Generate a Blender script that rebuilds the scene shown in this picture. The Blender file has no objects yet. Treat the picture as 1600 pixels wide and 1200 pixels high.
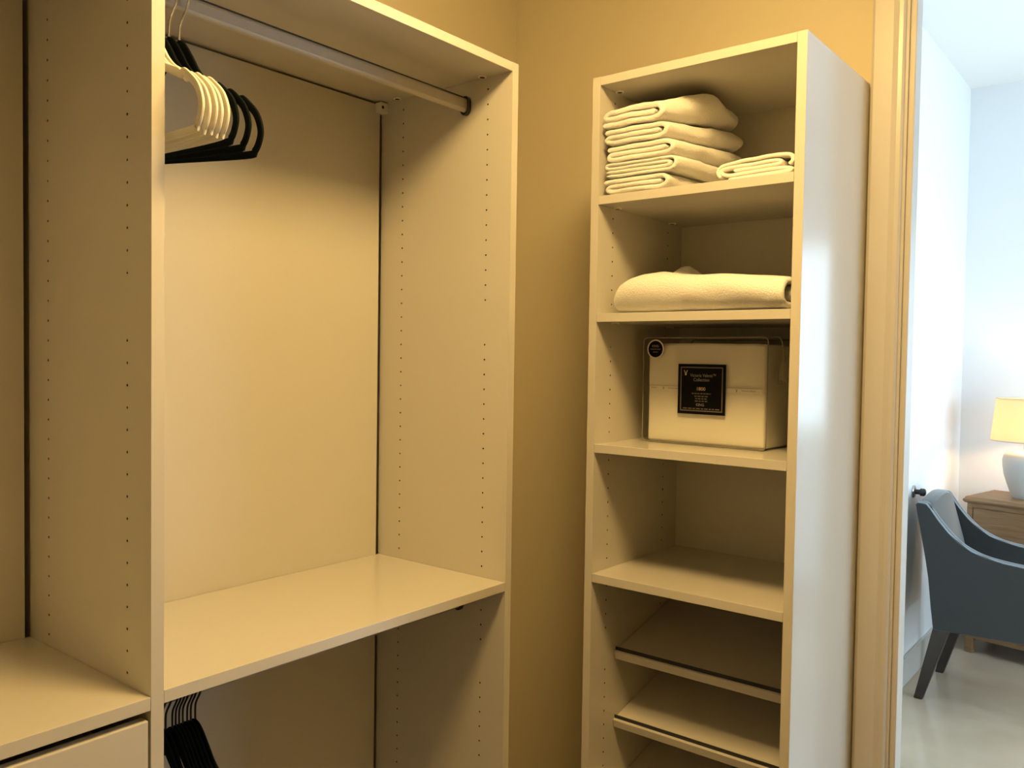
import bpy, bmesh, math, random
from mathutils import Vector, Matrix, noise
random.seed(7)
S = bpy.context.scene
COL = S.collection

# ------------------------------------------------------------------ camera
F_PX, YAW, PITCH, ROLL = 1323.24, 38.6239, 1.863, 0.8496
CAM = Vector((-1.3871, -1.1184, 1.5239))
y_, p_, r_ = (math.radians(a) for a in (YAW, PITCH, ROLL))
fw = Vector((math.cos(y_)*math.cos(p_), math.sin(y_)*math.cos(p_), -math.sin(p_)))
rt = Vector((math.sin(y_), -math.cos(y_), 0)); up = rt.cross(fw)
rt2 = math.cos(r_)*rt + math.sin(r_)*up; up2 = -math.sin(r_)*rt + math.cos(r_)*up
cd = bpy.data.cameras.new('camera'); cam = bpy.data.objects.new('camera', cd); COL.objects.link(cam)
cd.sensor_width = 36; cd.lens = F_PX*36/1600; cd.clip_start = 0.02
cam.matrix_world = Matrix(((rt2.x, up2.x, -fw.x, CAM.x), (rt2.y, up2.y, -fw.y, CAM.y), (rt2.z, up2.z, -fw.z, CAM.z), (0, 0, 0, 1)))
S.camera = cam

# ------------------------------------------------------------------ world, exposure
W = bpy.data.worlds.new('sky'); S.world = W; W.use_nodes = True
bg = W.node_tree.nodes['Background']; bg.inputs[0].default_value = (0.68, 0.86, 1.0, 1); bg.inputs[1].default_value = 7.6
S.view_settings.view_transform = 'Standard'; S.view_settings.look = 'None'
S.view_settings.gamma = 1; S.view_settings.exposure = 0.0; S.view_settings.use_curve_mapping = False
CLOSET_LAMP = 79.0      # emission strength of the closet ceiling globe
TABLE_LAMP = 160.0

def portal(name, loc, rot, sx, sy):
    l = bpy.data.lights.new(name, 'AREA'); l.shape = 'RECTANGLE'; l.size = sx; l.size_y = sy
    l.cycles.is_portal = True
    o = bpy.data.objects.new(name, l); COL.objects.link(o); o.location = loc; o.rotation_euler = rot
    return o

# ------------------------------------------------------------------ materials
def mat(name, col, rough=0.5, metal=0.0, spec=0.5, nscale=0, namt=0.0, bump=0.0, bscale=200, col2=None, sheen=0.0, coat=0.0):
    m = bpy.data.materials.new(name); m.use_nodes = True
    nt = m.node_tree; b = nt.nodes['Principled BSDF']
    b.inputs['Base Color'].default_value = (*col, 1); b.inputs['Roughness'].default_value = rough
    b.inputs['Metallic'].default_value = metal; b.inputs['Specular IOR Level'].default_value = spec
    b.inputs['Sheen Weight'].default_value = sheen; b.inputs['Coat Weight'].default_value = coat
    tc = nt.nodes.new('ShaderNodeTexCoord')
    if nscale:
        n = nt.nodes.new('ShaderNodeTexNoise'); n.inputs['Scale'].default_value = nscale; n.inputs['Detail'].default_value = 5
        nt.links.new(tc.outputs['Object'], n.inputs['Vector'])
        mx = nt.nodes.new('ShaderNodeMix'); mx.data_type = 'RGBA'
        c2 = col2 if col2 else tuple(c*(1-namt) for c in col)
        mx.inputs[6].default_value = (*col, 1); mx.inputs[7].default_value = (*c2, 1)
        nt.links.new(n.outputs['Fac'], mx.inputs[0]); nt.links.new(mx.outputs[2], b.inputs['Base Color'])
    if bump:
        n2 = nt.nodes.new('ShaderNodeTexNoise'); n2.inputs['Scale'].default_value = bscale; n2.inputs['Detail'].default_value = 4
        nt.links.new(tc.outputs['Object'], n2.inputs['Vector'])
        bp = nt.nodes.new('ShaderNodeBump'); bp.inputs['Strength'].default_value = bump; bp.inputs['Distance'].default_value = 0.002
        nt.links.new(n2.outputs['Fac'], bp.inputs['Height']); nt.links.new(bp.outputs['Normal'], b.inputs['Normal'])
    return m

def emis(name, col, strength):
    m = bpy.data.materials.new(name); m.use_nodes = True; nt = m.node_tree
    nt.nodes.remove(nt.nodes['Principled BSDF'])
    e = nt.nodes.new('ShaderNodeEmission'); e.inputs[0].default_value = (*col, 1); e.inputs[1].default_value = strength
    nt.links.new(e.outputs[0], nt.nodes['Material Output'].inputs[0])
    return m

def film(name, tint, gloss, rough=0.05):
    m = bpy.data.materials.new(name); m.use_nodes = True; nt = m.node_tree
    nt.nodes.remove(nt.nodes['Principled BSDF'])
    t = nt.nodes.new('ShaderNodeBsdfTransparent'); t.inputs[0].default_value = (*tint, 1)
    g = nt.nodes.new('ShaderNodeBsdfGlossy'); g.inputs['Roughness'].default_value = rough
    lw = nt.nodes.new('ShaderNodeLayerWeight'); lw.inputs[0].default_value = 0.25
    fr = nt.nodes.new('ShaderNodeMath'); fr.operation = 'MULTIPLY_ADD'; fr.inputs[1].default_value = gloss; fr.inputs[2].default_value = 0.03
    nt.links.new(lw.outputs['Facing'], fr.inputs[0])
    mx = nt.nodes.new('ShaderNodeMixShader')
    nt.links.new(fr.outputs[0], mx.inputs[0]); nt.links.new(t.outputs[0], mx.inputs[1]); nt.links.new(g.outputs[0], mx.inputs[2])
    nt.links.new(mx.outputs[0], nt.nodes['Material Output'].inputs[0])
    return m

M = {}
M['melamine'] = mat('melamine', (0.61, 0.583, 0.52), 0.19, nscale=6, namt=0.02, bump=0.03, bscale=350)
M['backboard'] = mat('backboard', (0.61, 0.583, 0.52), 0.38, nscale=5, namt=0.02)
M['chip'] = mat('chip', (0.10, 0.06, 0.03), 0.9, nscale=300, namt=0.3)
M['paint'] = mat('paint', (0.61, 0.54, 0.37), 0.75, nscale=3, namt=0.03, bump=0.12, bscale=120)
M['room_paint'] = mat('room_paint', (0.82, 0.84, 0.85), 0.6, nscale=3, namt=0.02, bump=0.05, bscale=150)
M['ceil'] = mat('ceiling_paint', (0.84, 0.84, 0.82), 0.8, nscale=3, namt=0.02)
M['trim'] = mat('trim_enamel', (0.58, 0.555, 0.51), 0.3, nscale=4, namt=0.02)
M['tile'] = mat('stone_tile', (0.66, 0.54, 0.40), 0.14, nscale=2.2, col2=(0.40, 0.31, 0.215), spec=0.5)
M['rod'] = mat('rod_metal', (0.46, 0.43, 0.38), 0.5, metal=0.35, nscale=40, namt=0.1)
M['rubber'] = mat('dark_insert', (0.035, 0.032, 0.03), 0.6, nscale=60, namt=0.2)
M['flange'] = mat('flange_metal', (0.05, 0.052, 0.055), 0.35, metal=0.5, nscale=60, namt=0.2)
M['plastic'] = mat('white_plastic', (0.80, 0.77, 0.70), 0.4, nscale=30, namt=0.03)
M['chrome'] = mat('chrome_wire', (0.75, 0.72, 0.68), 0.2, metal=1.0, nscale=30, namt=0.05)
M['shaded_wire'] = mat('shaded_wire', (0.03, 0.03, 0.03), 0.35, metal=0.6, nscale=30, namt=0.05)  # hook wire under the shelf, its shade put into the colour
M['flock_black'] = mat('flock_black', (0.006, 0.010, 0.011), 0.95, spec=0.1, nscale=400, namt=0.4, bump=0.3, bscale=900)
M['flock_white'] = mat('flock_white', (0.82, 0.78, 0.66), 0.95, spec=0.1, nscale=400, namt=0.06, bump=0.3, bscale=900)
M['terry'] = mat('terry', (0.86, 0.84, 0.79), 0.95, spec=0.1, nscale=500, namt=0.10, bump=1.0, bscale=300, sheen=0.3)
M['sheet'] = mat('sheet_cotton', (0.82, 0.79, 0.72), 0.8, spec=0.2, nscale=30, namt=0.03, bump=0.15, bscale=60)
M['cotton'] = mat('thin_cotton', (0.88, 0.85, 0.78), 0.85, spec=0.2, nscale=60, namt=0.04, bump=0.3, bscale=150)
M['vinyl'] = film('clear_vinyl', (0.95, 0.95, 0.93), 0.18, 0.08)
M['piping'] = mat('vinyl_piping', (0.20, 0.19, 0.16), 0.3, nscale=50, namt=0.1)
M['label_black'] = mat('label_black', (0.004, 0.004, 0.005), 0.5, spec=0.08, nscale=80, namt=0.2)
M['label_grey'] = mat('label_grey', (0.17, 0.15, 0.12), 0.45, nscale=80, namt=0.1)
M['label_text'] = mat('label_text', (0.30, 0.29, 0.26), 0.5, nscale=80, namt=0.1)
M['label_gold'] = mat('label_gold', (0.75, 0.55, 0.28), 0.45, nscale=80, namt=0.1)
M['label_white'] = mat('label_white', (0.82, 0.8, 0.76), 0.5, nscale=80, namt=0.02)
M['label_ink'] = mat('label_ink', (0.30, 0.25, 0.17), 0.6, nscale=80, namt=0.1)
M['tassel'] = mat('tassel_cord', (0.42, 0.38, 0.30), 0.85, nscale=300, namt=0.3, bump=0.4, bscale=500)
M['upholstery'] = mat('slate_linen', (0.034, 0.036, 0.034), 0.85, spec=0.2, nscale=260, namt=0.35, bump=0.5, bscale=500, sheen=0.7)
M['welt'] = mat('welt_piping', (0.30, 0.34, 0.37), 0.8, nscale=260, namt=0.2, bump=0.4, bscale=500)
M['dark_wood'] = mat('dark_wood', (0.045, 0.032, 0.024), 0.4, nscale=30, namt=0.4)
def wood(name, c1, c2, rough, stretch):
    m = mat(name, c1, rough); nt = m.node_tree; b = nt.nodes['Principled BSDF']
    tc = nt.nodes.new('ShaderNodeTexCoord'); mp = nt.nodes.new('ShaderNodeMapping'); mp.inputs['Scale'].default_value = stretch
    n = nt.nodes.new('ShaderNodeTexNoise'); n.inputs['Scale'].default_value = 6; n.inputs['Detail'].default_value = 8; n.inputs['Distortion'].default_value = 0.6
    r = nt.nodes.new('ShaderNodeValToRGB'); r.color_ramp.elements[0].color = (*c1, 1); r.color_ramp.elements[1].color = (*c2, 1)
    r.color_ramp.elements[0].position = 0.3; r.color_ramp.elements[1].position = 0.7
    nt.links.new(tc.outputs['Object'], mp.inputs[0]); nt.links.new(mp.outputs[0], n.inputs['Vector'])
    nt.links.new(n.outputs['Fac'], r.inputs[0]); nt.links.new(r.outputs[0], b.inputs['Base Color'])
    return m
M['oak'] = wood('weathered_oak', (0.20, 0.11, 0.05), (0.31, 0.185, 0.085), 0.5, (12, 1.2, 12))
M['floor_wood'] = wood('dark_floor_wood', (0.06, 0.036, 0.02), (0.10, 0.062, 0.035), 0.45, (1.2, 10, 10))
M['ceramic'] = mat('white_ceramic', (0.52, 0.51, 0.48), 0.45, nscale=20, namt=0.04, bump=0.1, bscale=60)
M['nickel'] = mat('brushed_nickel', (0.45, 0.44, 0.42), 0.3, metal=1.0, nscale=50, namt=0.1)
M['bumper'] = mat('rubber_bumper', (0.03, 0.03, 0.032), 0.6, nscale=50, namt=0.2)
M['frame'] = mat('window_frame', (0.75, 0.76, 0.76), 0.4, nscale=10, namt=0.03)
M['pane'] = film('window_pane', (0.97, 0.98, 0.98), 0.10, 0.0)
M['bulb'] = emis('warm_bulb', (1.0, 0.62, 0.28), TABLE_LAMP)
M['globe'] = emis('warm_globe', (1.0, 0.648, 0.23), CLOSET_LAMP)
def shade_mat():
    m = bpy.data.materials.new('linen_shade'); m.use_nodes = True; nt = m.node_tree
    nt.nodes.remove(nt.nodes['Principled BSDF'])
    d = nt.nodes.new('ShaderNodeBsdfDiffuse'); d.inputs[0].default_value = (0.80, 0.74, 0.60, 1)
    t = nt.nodes.new('ShaderNodeBsdfTranslucent'); t.inputs[0].default_value = (0.85, 0.72, 0.45, 1)
    mx = nt.nodes.new('ShaderNodeMixShader'); mx.inputs[0].default_value = 0.5
    nt.links.new(d.outputs[0], mx.inputs[1]); nt.links.new(t.outputs[0], mx.inputs[2]); nt.links.new(mx.outputs[0], nt.nodes['Material Output'].inputs[0])
    return m
M['shade'] = shade_mat()

# ------------------------------------------------------------------ helpers
def obj(name, bm, m, parent=None, smooth=False):
    bmesh.ops.recalc_face_normals(bm, faces=bm.faces[:])
    me = bpy.data.meshes.new(name); bm.to_mesh(me); bm.free()
    for k in (m if isinstance(m, (list, tuple)) else [m]): me.materials.append(M[k])
    if smooth:
        for p in me.polygons: p.use_smooth = True
        if hasattr(me, 'set_sharp_from_angle'): me.set_sharp_from_angle(angle=math.radians(38))
    o = bpy.data.objects.new(name, me); COL.objects.link(o)
    if parent is not None: o.parent = parent
    return o

def tag(o, label, cat, group=None, kind=None):
    o['label'] = label
    if kind: o['kind'] = kind
    o['category'] = cat
    if group: o['group'] = group
    return o

def thing(name, label, cat, loc=(0, 0, 0), group=None, rotz=0):
    o = bpy.data.objects.new(name, None); COL.objects.link(o); o.location = loc; o.rotation_euler = (0, 0, rotz)
    o.empty_display_size = 0.05
    bpy.context.view_layer.update()
    return tag(o, label, cat, group)

def box(bm, x0, x1, y0, y1, z0, z1, bev=0.0, mi=0):
    vs = [bm.verts.new((x, y, z)) for x in (x0, x1) for y in (y0, y1) for z in (z0, z1)]
    idx = [(0, 1, 3, 2), (4, 6, 7, 5), (0, 4, 5, 1), (2, 3, 7, 6), (0, 2, 6, 4), (1, 5, 7, 3)]
    fs = [bm.faces.new([vs[i] for i in q]) for q in idx]
    for f in fs: f.material_index = mi
    if bev:
        es = list({e for f in fs for e in f.edges})
        bmesh.ops.bevel(bm, geom=es, offset=bev, segments=2, profile=0.5, affect='EDGES', clamp_overlap=True)

def boxobj(name, b, m, parent=None, bev=0.0008):
    bm = bmesh.new(); box(bm, *b, bev=bev); return obj(name, bm, m, parent)

def boxes(name, bs, m, parent=None, bev=0.0):
    bm = bmesh.new()
    for b in bs: box(bm, *b, bev=bev)
    return obj(name, bm, m, parent)

def lathe(bm, prof, c=(0, 0, 0), seg=32, mi=0, axis='Z'):
    rings = []
    for r, h in prof:
        ring = []
        for k in range(seg):
            a = 2*math.pi*k/seg; p = (r*math.cos(a), r*math.sin(a), h)
            if axis == 'Y': p = (p[0], p[2], p[1])
            if axis == 'X': p = (p[2], p[0], p[1])
            ring.append(bm.verts.new((c[0]+p[0], c[1]+p[1], c[2]+p[2])))
        rings.append(ring)
    for a, b in zip(rings, rings[1:]):
        for k in range(seg):
            f = bm.faces.new((a[k], a[(k+1) % seg], b[(k+1) % seg], b[k])); f.material_index = mi
    return rings

def cap(bm, ring, mi=0):
    f = bm.faces.new(ring); f.material_index = mi

def catmull(pts, n=6, closed=False):
    out = []; N = len(pts); P = [Vector(p) for p in pts]
    for i in range(N if closed else N-1):
        if closed: a, b, c, d = P[(i-1) % N], P[i], P[(i+1) % N], P[(i+2) % N]
        else: a, b, c, d = P[max(i-1, 0)], P[i], P[i+1], P[min(i+2, N-1)]
        for k in range(n):
            t = k/n
            out.append(0.5*((2*b)+(c-a)*t+(2*a-5*b+4*c-d)*t*t+(3*b-a-3*c+d)*t**3))
    if not closed: out.append(P[-1].copy())
    return out

def tube(bm, pts, r, seg=8, closed=False, mi=0, caps=True):
    P = [Vector(p) for p in pts]; N = len(P); rings = []; nrm = None
    for i in range(N):
        if closed: t = (P[(i+1) % N]-P[(i-1) % N]).normalized()
        else: t = (P[min(i+1, N-1)]-P[max(i-1, 0)]).normalized()
        if nrm is None:
            nrm = t.orthogonal().normalized()
        nrm = (nrm - t*nrm.dot(t)).normalized(); bn = t.cross(nrm)
        rr = r(i/(N-1)) if callable(r) else r
        rings.append([bm.verts.new(P[i]+rr*(math.cos(2*math.pi*k/seg)*nrm+math.sin(2*math.pi*k/seg)*bn)) for k in range(seg)])
    for i in range(N if closed else N-1):
        a, b = rings[i], rings[(i+1) % N]
        for k in range(seg):
            f = bm.faces.new((a[k], a[(k+1) % seg], b[(k+1) % seg], b[k])); f.material_index = mi
    if not closed and caps:
        cap(bm, rings[0], mi); cap(bm, rings[-1], mi)

def text_mesh(name, body, size, m, parent, loc, rot, width=None, align='CENTER', stretch=1.0, extrude=0.00005):
    cu = bpy.data.curves.new(name, 'FONT'); cu.body = body; cu.size = size; cu.align_x = align; cu.align_y = 'CENTER'; cu.extrude = extrude
    t = bpy.data.objects.new(name, cu); COL.objects.link(t)
    bpy.context.view_layer.update()
    me = bpy.data.meshes.new_from_object(t.evaluated_get(bpy.context.evaluated_depsgraph_get()))
    bpy.data.objects.remove(t); me.materials.clear(); me.materials.append(M[m])
    if width: xs = [v.co.x for v in me.vertices]; stretch = width/(max(xs)-min(xs))
    o = bpy.data.objects.new(name, me); COL.objects.link(o); o.parent = parent; o.location = loc; o.rotation_euler = rot; o.scale = (stretch, 1, 1)
    return o

# ------------------------------------------------------------------ key dimensions
T = 0.019                       # board thickness
ZT = 2.136                      # top of the closet units
XD = -0.785                     # left face of the divider panel
YB = 0.394                      # front of the back boards
YW = 0.46                       # wall behind the long unit
XW = 0.585                      # wall behind the tower / with the doorway
XR = 0.69                       # bedroom side of that wall
TX, TYL, TYR = 0.1854, -0.0775, -0.5486     # tower front, outer left, outer right
YC = -0.105                     # bedroom left wall
XF = 4.0                        # bedroom far wall
YS = -3.0                       # bedroom window wall
ZC = 3.075                      # bedroom ceiling
ZCC = 2.60                      # closet ceiling
DY0, DY1, DZ = -0.625, -1.45, 2.44   # doorway

# ------------------------------------------------------------------ the setting
def struct(o, label, cat): tag(o, label, cat, kind='structure'); return o
struct(boxes('floor', [(-2.22, XR, -2.02, YW+0.02, -0.05, 0)], 'floor_wood'), 'dark wooden floor inside the closet', 'floor')
struct(boxes('floor_bedroom', [(XR, XF+0.02, YS-0.02, YC+0.02, -0.05, 0)], 'tile'), 'polished beige stone floor under the upholstered chair', 'floor')
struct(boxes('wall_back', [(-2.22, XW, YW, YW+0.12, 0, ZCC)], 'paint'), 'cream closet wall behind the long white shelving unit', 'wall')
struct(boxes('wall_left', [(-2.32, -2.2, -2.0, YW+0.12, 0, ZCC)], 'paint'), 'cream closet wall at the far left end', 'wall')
struct(boxes('wall_front', [(-2.32, XR, -2.12, -2.0, 0, ZCC)], 'paint'), 'cream closet wall behind the camera', 'wall')
# wall with the doorway: closet face cream, bedroom face white (two skins in one wall)
bm = bmesh.new()
for (x0, x1, mi) in ((XW, XW+0.05, 0), (XW+0.05, XR, 1)):
    box(bm, x0, x1, DY0+0.012, YW+0.12, 0, ZC, mi=mi)
    box(bm, x0, x1, YS, DY1-0.012, 0, ZC, mi=mi)
    box(bm, x0, x1, DY1-0.012, DY0+0.012, DZ+0.012, ZC, mi=mi)
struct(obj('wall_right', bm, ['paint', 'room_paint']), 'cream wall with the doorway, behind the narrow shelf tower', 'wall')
struct(boxes('ceiling', [(-2.32, XW, -2.12, YW+0.12, ZCC, ZCC+0.05)], 'ceil'), 'closet ceiling above the shelving', 'ceiling')
struct(boxes('ceiling_bedroom', [(XW, XF+0.12, YS-0.12, YC+0.12, ZC, ZC+0.05)], 'ceil'), 'white ceiling of the bedroom beyond the doorway', 'ceiling')
struct(boxes('wall_bedroom_left', [(XR, XF+0.12, YC, YC+0.12, 0, ZC)], 'room_paint'), 'white bedroom wall behind the slate chair', 'wall')
# far wall with a window opening, right wall with a wide window opening
FW = (-2.55, -1.69, 1.05, 2.30)
struct(boxes('wall_bedroom_far', [(XF, XF+0.12, FW[1], YC, 0, ZC), (XF, XF+0.12, YS, FW[0], 0, ZC), (XF, XF+0.12, FW[0], FW[1], 0, FW[2]), (XF, XF+0.12, FW[0], FW[1], FW[3], ZC)], 'room_paint'), 'white bedroom end wall behind the table lamp', 'wall')
SW = (1.5, 3.8, 0.10, 2.40)
struct(boxes('wall_bedroom_right', [(XW, SW[0], YS-0.12, YS, 0, ZC), (SW[1], XF+0.12, YS-0.12, YS, 0, ZC), (SW[0], SW[1], YS-0.12, YS, 0, SW[2]), (SW[0], SW[1], YS-0.12, YS, SW[3], ZC)], 'room_paint'), 'white bedroom wall with the wide window, out of view', 'wall')

def window(name, label, axis, rect, plane):
    a0, a1, z0, z1 = rect
    def B(u0, u1, w0, w1, v0, v1): return (w0, w1, u0, u1, v0, v1) if axis == 'X' else (u0, u1, w0, w1, v0, v1)
    e = bpy.data.objects.new(name, None); COL.objects.link(e); struct(e, label, 'window')
    f = 0.05; p0, p1 = plane
    boxes('window_frame', [B(a0, a1, p0, p1, z0, z0+f), B(a0, a1, p0, p1, z1-f, z1), B(a0, a0+f, p0, p1, z0+f, z1-f), B(a1-f, a1, p0, p1, z0+f, z1-f)], 'frame', e)
    mid = (a0+a1)/2; pm = (p0+p1)/2
    boxes('mullion', [B(mid-0.03, mid+0.03, p0, p1, z0+f, z1-f)], 'frame', e)
    boxes('pane', [B(a0+f, mid-0.03, pm-0.003, pm+0.003, z0+f, z1-f)], 'pane', e)
    boxes('pane', [B(mid+0.03, a1-f, pm-0.003, pm+0.003, z0+f, z1-f)], 'pane', e)
    return e
window('window_1', 'white framed window in the bedroom end wall', 'X', FW, (XF+0.03, XF+0.08))
window('window_2', 'wide white framed window in the bedroom side wall', 'Y', SW, (YS-0.09, YS-0.04))
portal('window_portal', (XF+0.14, (FW[0]+FW[1])/2, (FW[2]+FW[3])/2), (0, math.radians(90), 0), FW[3]-FW[2], FW[1]-FW[0])
portal('window_portal', ((SW[0]+SW[1])/2, YS-0.14, (SW[2]+SW[3])/2), (math.radians(90), 0, 0), SW[1]-SW[0], SW[3]-SW[2])

# door frame: jambs, stops and moulded casings
t1 = bpy.data.objects.new('trim_1', None); COL.objects.link(t1); struct(t1, 'white painted door frame beside the narrow shelf tower', 'door frame')
JX0, JX1 = XW-0.001, XR+0.001
boxes('jamb', [(JX0, JX1, DY0, DY0+0.012, 0, DZ)], 'trim', t1)
boxes('jamb', [(JX0, JX1, DY1-0.012, DY1, 0, DZ)], 'trim', t1)
boxes('jamb', [(JX0, JX1, DY1-0.012, DY0+0.012, DZ, DZ+0.012)], 'trim', t1)
boxobj('door_stop_strip', (XW+0.006, XW+0.044, DY0-0.013, DY0, 0, DZ-0.013), 'trim', t1, 0.002)
boxobj('door_stop_strip', (XW+0.006, XW+0.044, DY1, DY1+0.013, 0, DZ-0.013), 'trim', t1, 0.002)
boxobj('door_stop_strip', (XW+0.006, XW+0.044, DY1, DY0, DZ-0.013, DZ), 'trim', t1, 0.002)
def casing(ya, yb, x_face, sgn, zt):
    # moulded profile: thick outer edge stepping down to a rounded inner edge
    prof = [(0, 0), (0, 0.016), (0.006, 0.020), (0.044, 0.0185), (0.054, 0.014), (0.062, 0.0125), (0.066, 0.009), (0.0665, 0)]
    bm = bmesh.new(); w = abs(yb-ya); k = w/0.0665; d = 1 if yb > ya else -1
    rings = []
    for z in (0, zt): rings.append([bm.verts.new((x_face+sgn*h, ya+d*s*k, z)) for s, h in prof])
    n = len(prof)
    for i in range(n): bm.faces.new((rings[0][i], rings[0][(i+1) % n], rings[1][(i+1) % n], rings[1][i]))
    bm.faces.new(rings[0]); bm.faces.new(rings[1])
    return obj('casing', bm, 'trim', t1)
casing(-0.5526, -0.6195, XW, -1, DZ+0.072); casing(DY1-0.072, DY1-0.0055, XW, -1, DZ+0.072)
boxobj('casing', (XW-0.018, XW, DY1-0.0055, DY0+0.0055, DZ+0.0055, DZ+0.072), 'trim', t1, 0.003)
casing(DY0+0.072, DY0+0.0055, XR, 1, DZ+0.072); casing(DY1-0.072, DY1-0.0055, XR, 1, DZ+0.072)
boxobj('casing', (XR, XR+0.018, DY1-0.0055, DY0+0.0055, DZ+0.0055, DZ+0.072), 'trim', t1, 0.003)

def baseboard(name, label, b):
    o = boxobj(name, b, 'trim', None, 0.004); return struct(o, label, 'baseboard')
baseboard('baseboard_left', 'white baseboard under the wall behind the slate chair', (XR+0.02, XF-0.001, YC-0.015, YC, 0, 0.135))
baseboard('baseboard_far', 'white baseboard along the bedroom end wall', (XF-0.015, XF, YS, YC-0.016, 0, 0.135))

# ------------------------------------------------------------------ boards with drilled pin holes
def holed_panel(name, a0, a1, z0, z1, thick, cols, to_world, parent, r=0.0021, depth=0.011):
    """cols: [(a, [z, ...]), ...] ascending a. Local frame: a along the board, z up, w=0 the drilled face, w=thick the far face."""
    bm = bmesh.new(); h = 0.006
    V = lambda a, z, w: bm.verts.new(to_world(a, z, w))
    def quad(a, b, c, d, w=0):
        bm.faces.new((V(a, c, w), V(b, c, w), V(b, d, w), V(a, d, w)))
    prev = a0
    for ca, zs in cols:
        quad(prev, ca-h, z0, z1); prev = ca+h
        zs = sorted(z for z in zs if z0+h < z < z1-h); zz = z0
        for z in zs:
            quad(ca-h, ca+h, zz, z-h); zz = z+h
            N = 8; sq = []; ci = []
            for k in range(N):
                t = 2*math.pi*(k+0.5)/N; cx, cz = math.cos(t), math.sin(t); m = max(abs(cx), abs(cz))
                ci.append((ca+r*cx, z+r*cz))
            corners = [(h, h), (-h, h), (-h, -h), (h, -h)]
            outer = [V(ca+x, z+y, 0) for x, y in corners]; inner = [V(a, b, 0) for a, b in ci]; deep = [V(a, b, depth) for a, b in ci]
            for q in range(4):
                i0, i1 = 2*q, 2*q+1
                bm.faces.new((outer[q], inner[i1], inner[i0]))
                bm.faces.new((outer[q], outer[(q+1) % 4], inner[(i1+1) % N], inner[i1]))
            for k in range(N):
                f = bm.faces.new((inner[k], inner[(k+1) % N], deep[(k+1) % N], deep[k])); f.material_index = 1
            f = bm.faces.new(deep); f.material_index = 1
        quad(ca-h, ca+h, zz, z1)
    quad(prev, a1, z0, z1)
    quad(a0, a1, z0, z1, thick)
    for (p, q) in (((a0, z0), (a1, z0)), ((a1, z0), (a1, z1)), ((a1, z1), (a0, z1)), ((a0, z1), (a0, z0))):
        bm.faces.new((V(*p, 0), V(*q, 0), V(*q, thick), V(*p, thick)))
    bmesh.ops.remove_doubles(bm, verts=bm.verts[:], dist=0.00005)
    return obj(name, bm, ['melamine', 'chip'], parent)

def hole_rows(hz):
    return ([hz-0.032*i for i in range(62) if i not in (15, 16, 38, 39)], [hz-0.032*i for i in range(62)])

def cam_fitting(parent, x, y, z):
    bm = bmesh.new()
    r = lathe(bm, [(0.0095, 0), (0.0095, -0.0018), (0.0085, -0.0024), (0.0058, -0.0024)], (x, y, z), 20)
    r2 = lathe(bm, [(0.0058, -0.0024), (0.0052, -0.0004)], (x, y, z), 20, mi=1); cap(bm, r2[-1], 1); cap(bm, r[0])
    box(bm, x-0.0045, x+0.0045, y-0.0008, y+0.0008, z-0.0016, z-0.0004, mi=1)
    return obj('cam_fitting', bm, ['plastic', 'chip'], parent)

def oval(hw, hh, n=8):
    pts = []
    for k in range(n+1): a = math.pi*k/n; pts.append((hw*math.cos(a), hh-hw+hw*math.sin(a)))
    for k in range(n+1): a = math.pi+math.pi*k/n; pts.append((hw*math.cos(a), -(hh-hw)+hw*math.sin(a)))
    return pts

def closet_rod(parent, x0, x1, y, z):
    o = bmesh.new(); prof = oval(0.0075, 0.015)
    # fine ridges along the flat sides
    ring = []
    for (dy, dz) in prof: ring.append((dy, dz))
    rid = []
    for i, (dy, dz) in enumerate(ring):
        rid.append((dy, dz)); j = ring[(i+1) % len(ring)]
        if abs(dz-j[1]) > 0.01:
            n = 9
            for k in range(1, n*2):
                t = k/(n*2); s = math.copysign(0.0004, dy) if k % 2 else 0
                rid.append((dy-s, dz+(j[1]-dz)*t))
    A = [o.verts.new((x0, y+a, z+b)) for a, b in rid]; B = [o.verts.new((x1, y+a, z+b)) for a, b in rid]
    for i in range(len(rid)): o.faces.new((A[i], A[(i+1) % len(rid)], B[(i+1) % len(rid)], B[i]))
    o.faces.new(A); o.faces.new(B)
    rod = obj('closet_rod', o, 'rod', parent)
    boxobj('rod_insert', (x0, x1, y-0.0045, y+0.0045, z+0.0142, z+0.0168), 'rubber', rod, 0.0008)
    for xe, d in ((x0, 1), (x1, -1)):
        b = bmesh.new(); big, small = oval(0.0125, 0.0205), oval(0.0085, 0.0162)
        def R(p, x): return [b.verts.new((x, y+q[0], z+q[1])) for q in p]
        L = [R(big, xe+d*0.0002), R(big, xe+d*0.008), R(oval(0.0118, 0.0198), xe+d*0.0088), R(small, xe+d*0.0088), R(small, xe+d*0.002)]
        n = len(big)
        for p, q in zip(L, L[1:]):
            for i in range(n): b.faces.new((p[i], p[(i+1) % n], q[(i+1) % n], q[i]))
        b.faces.new(L[0]); b.faces.new(L[-1])
        obj('rod_flange', b, 'flange', rod)
    return rod

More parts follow.
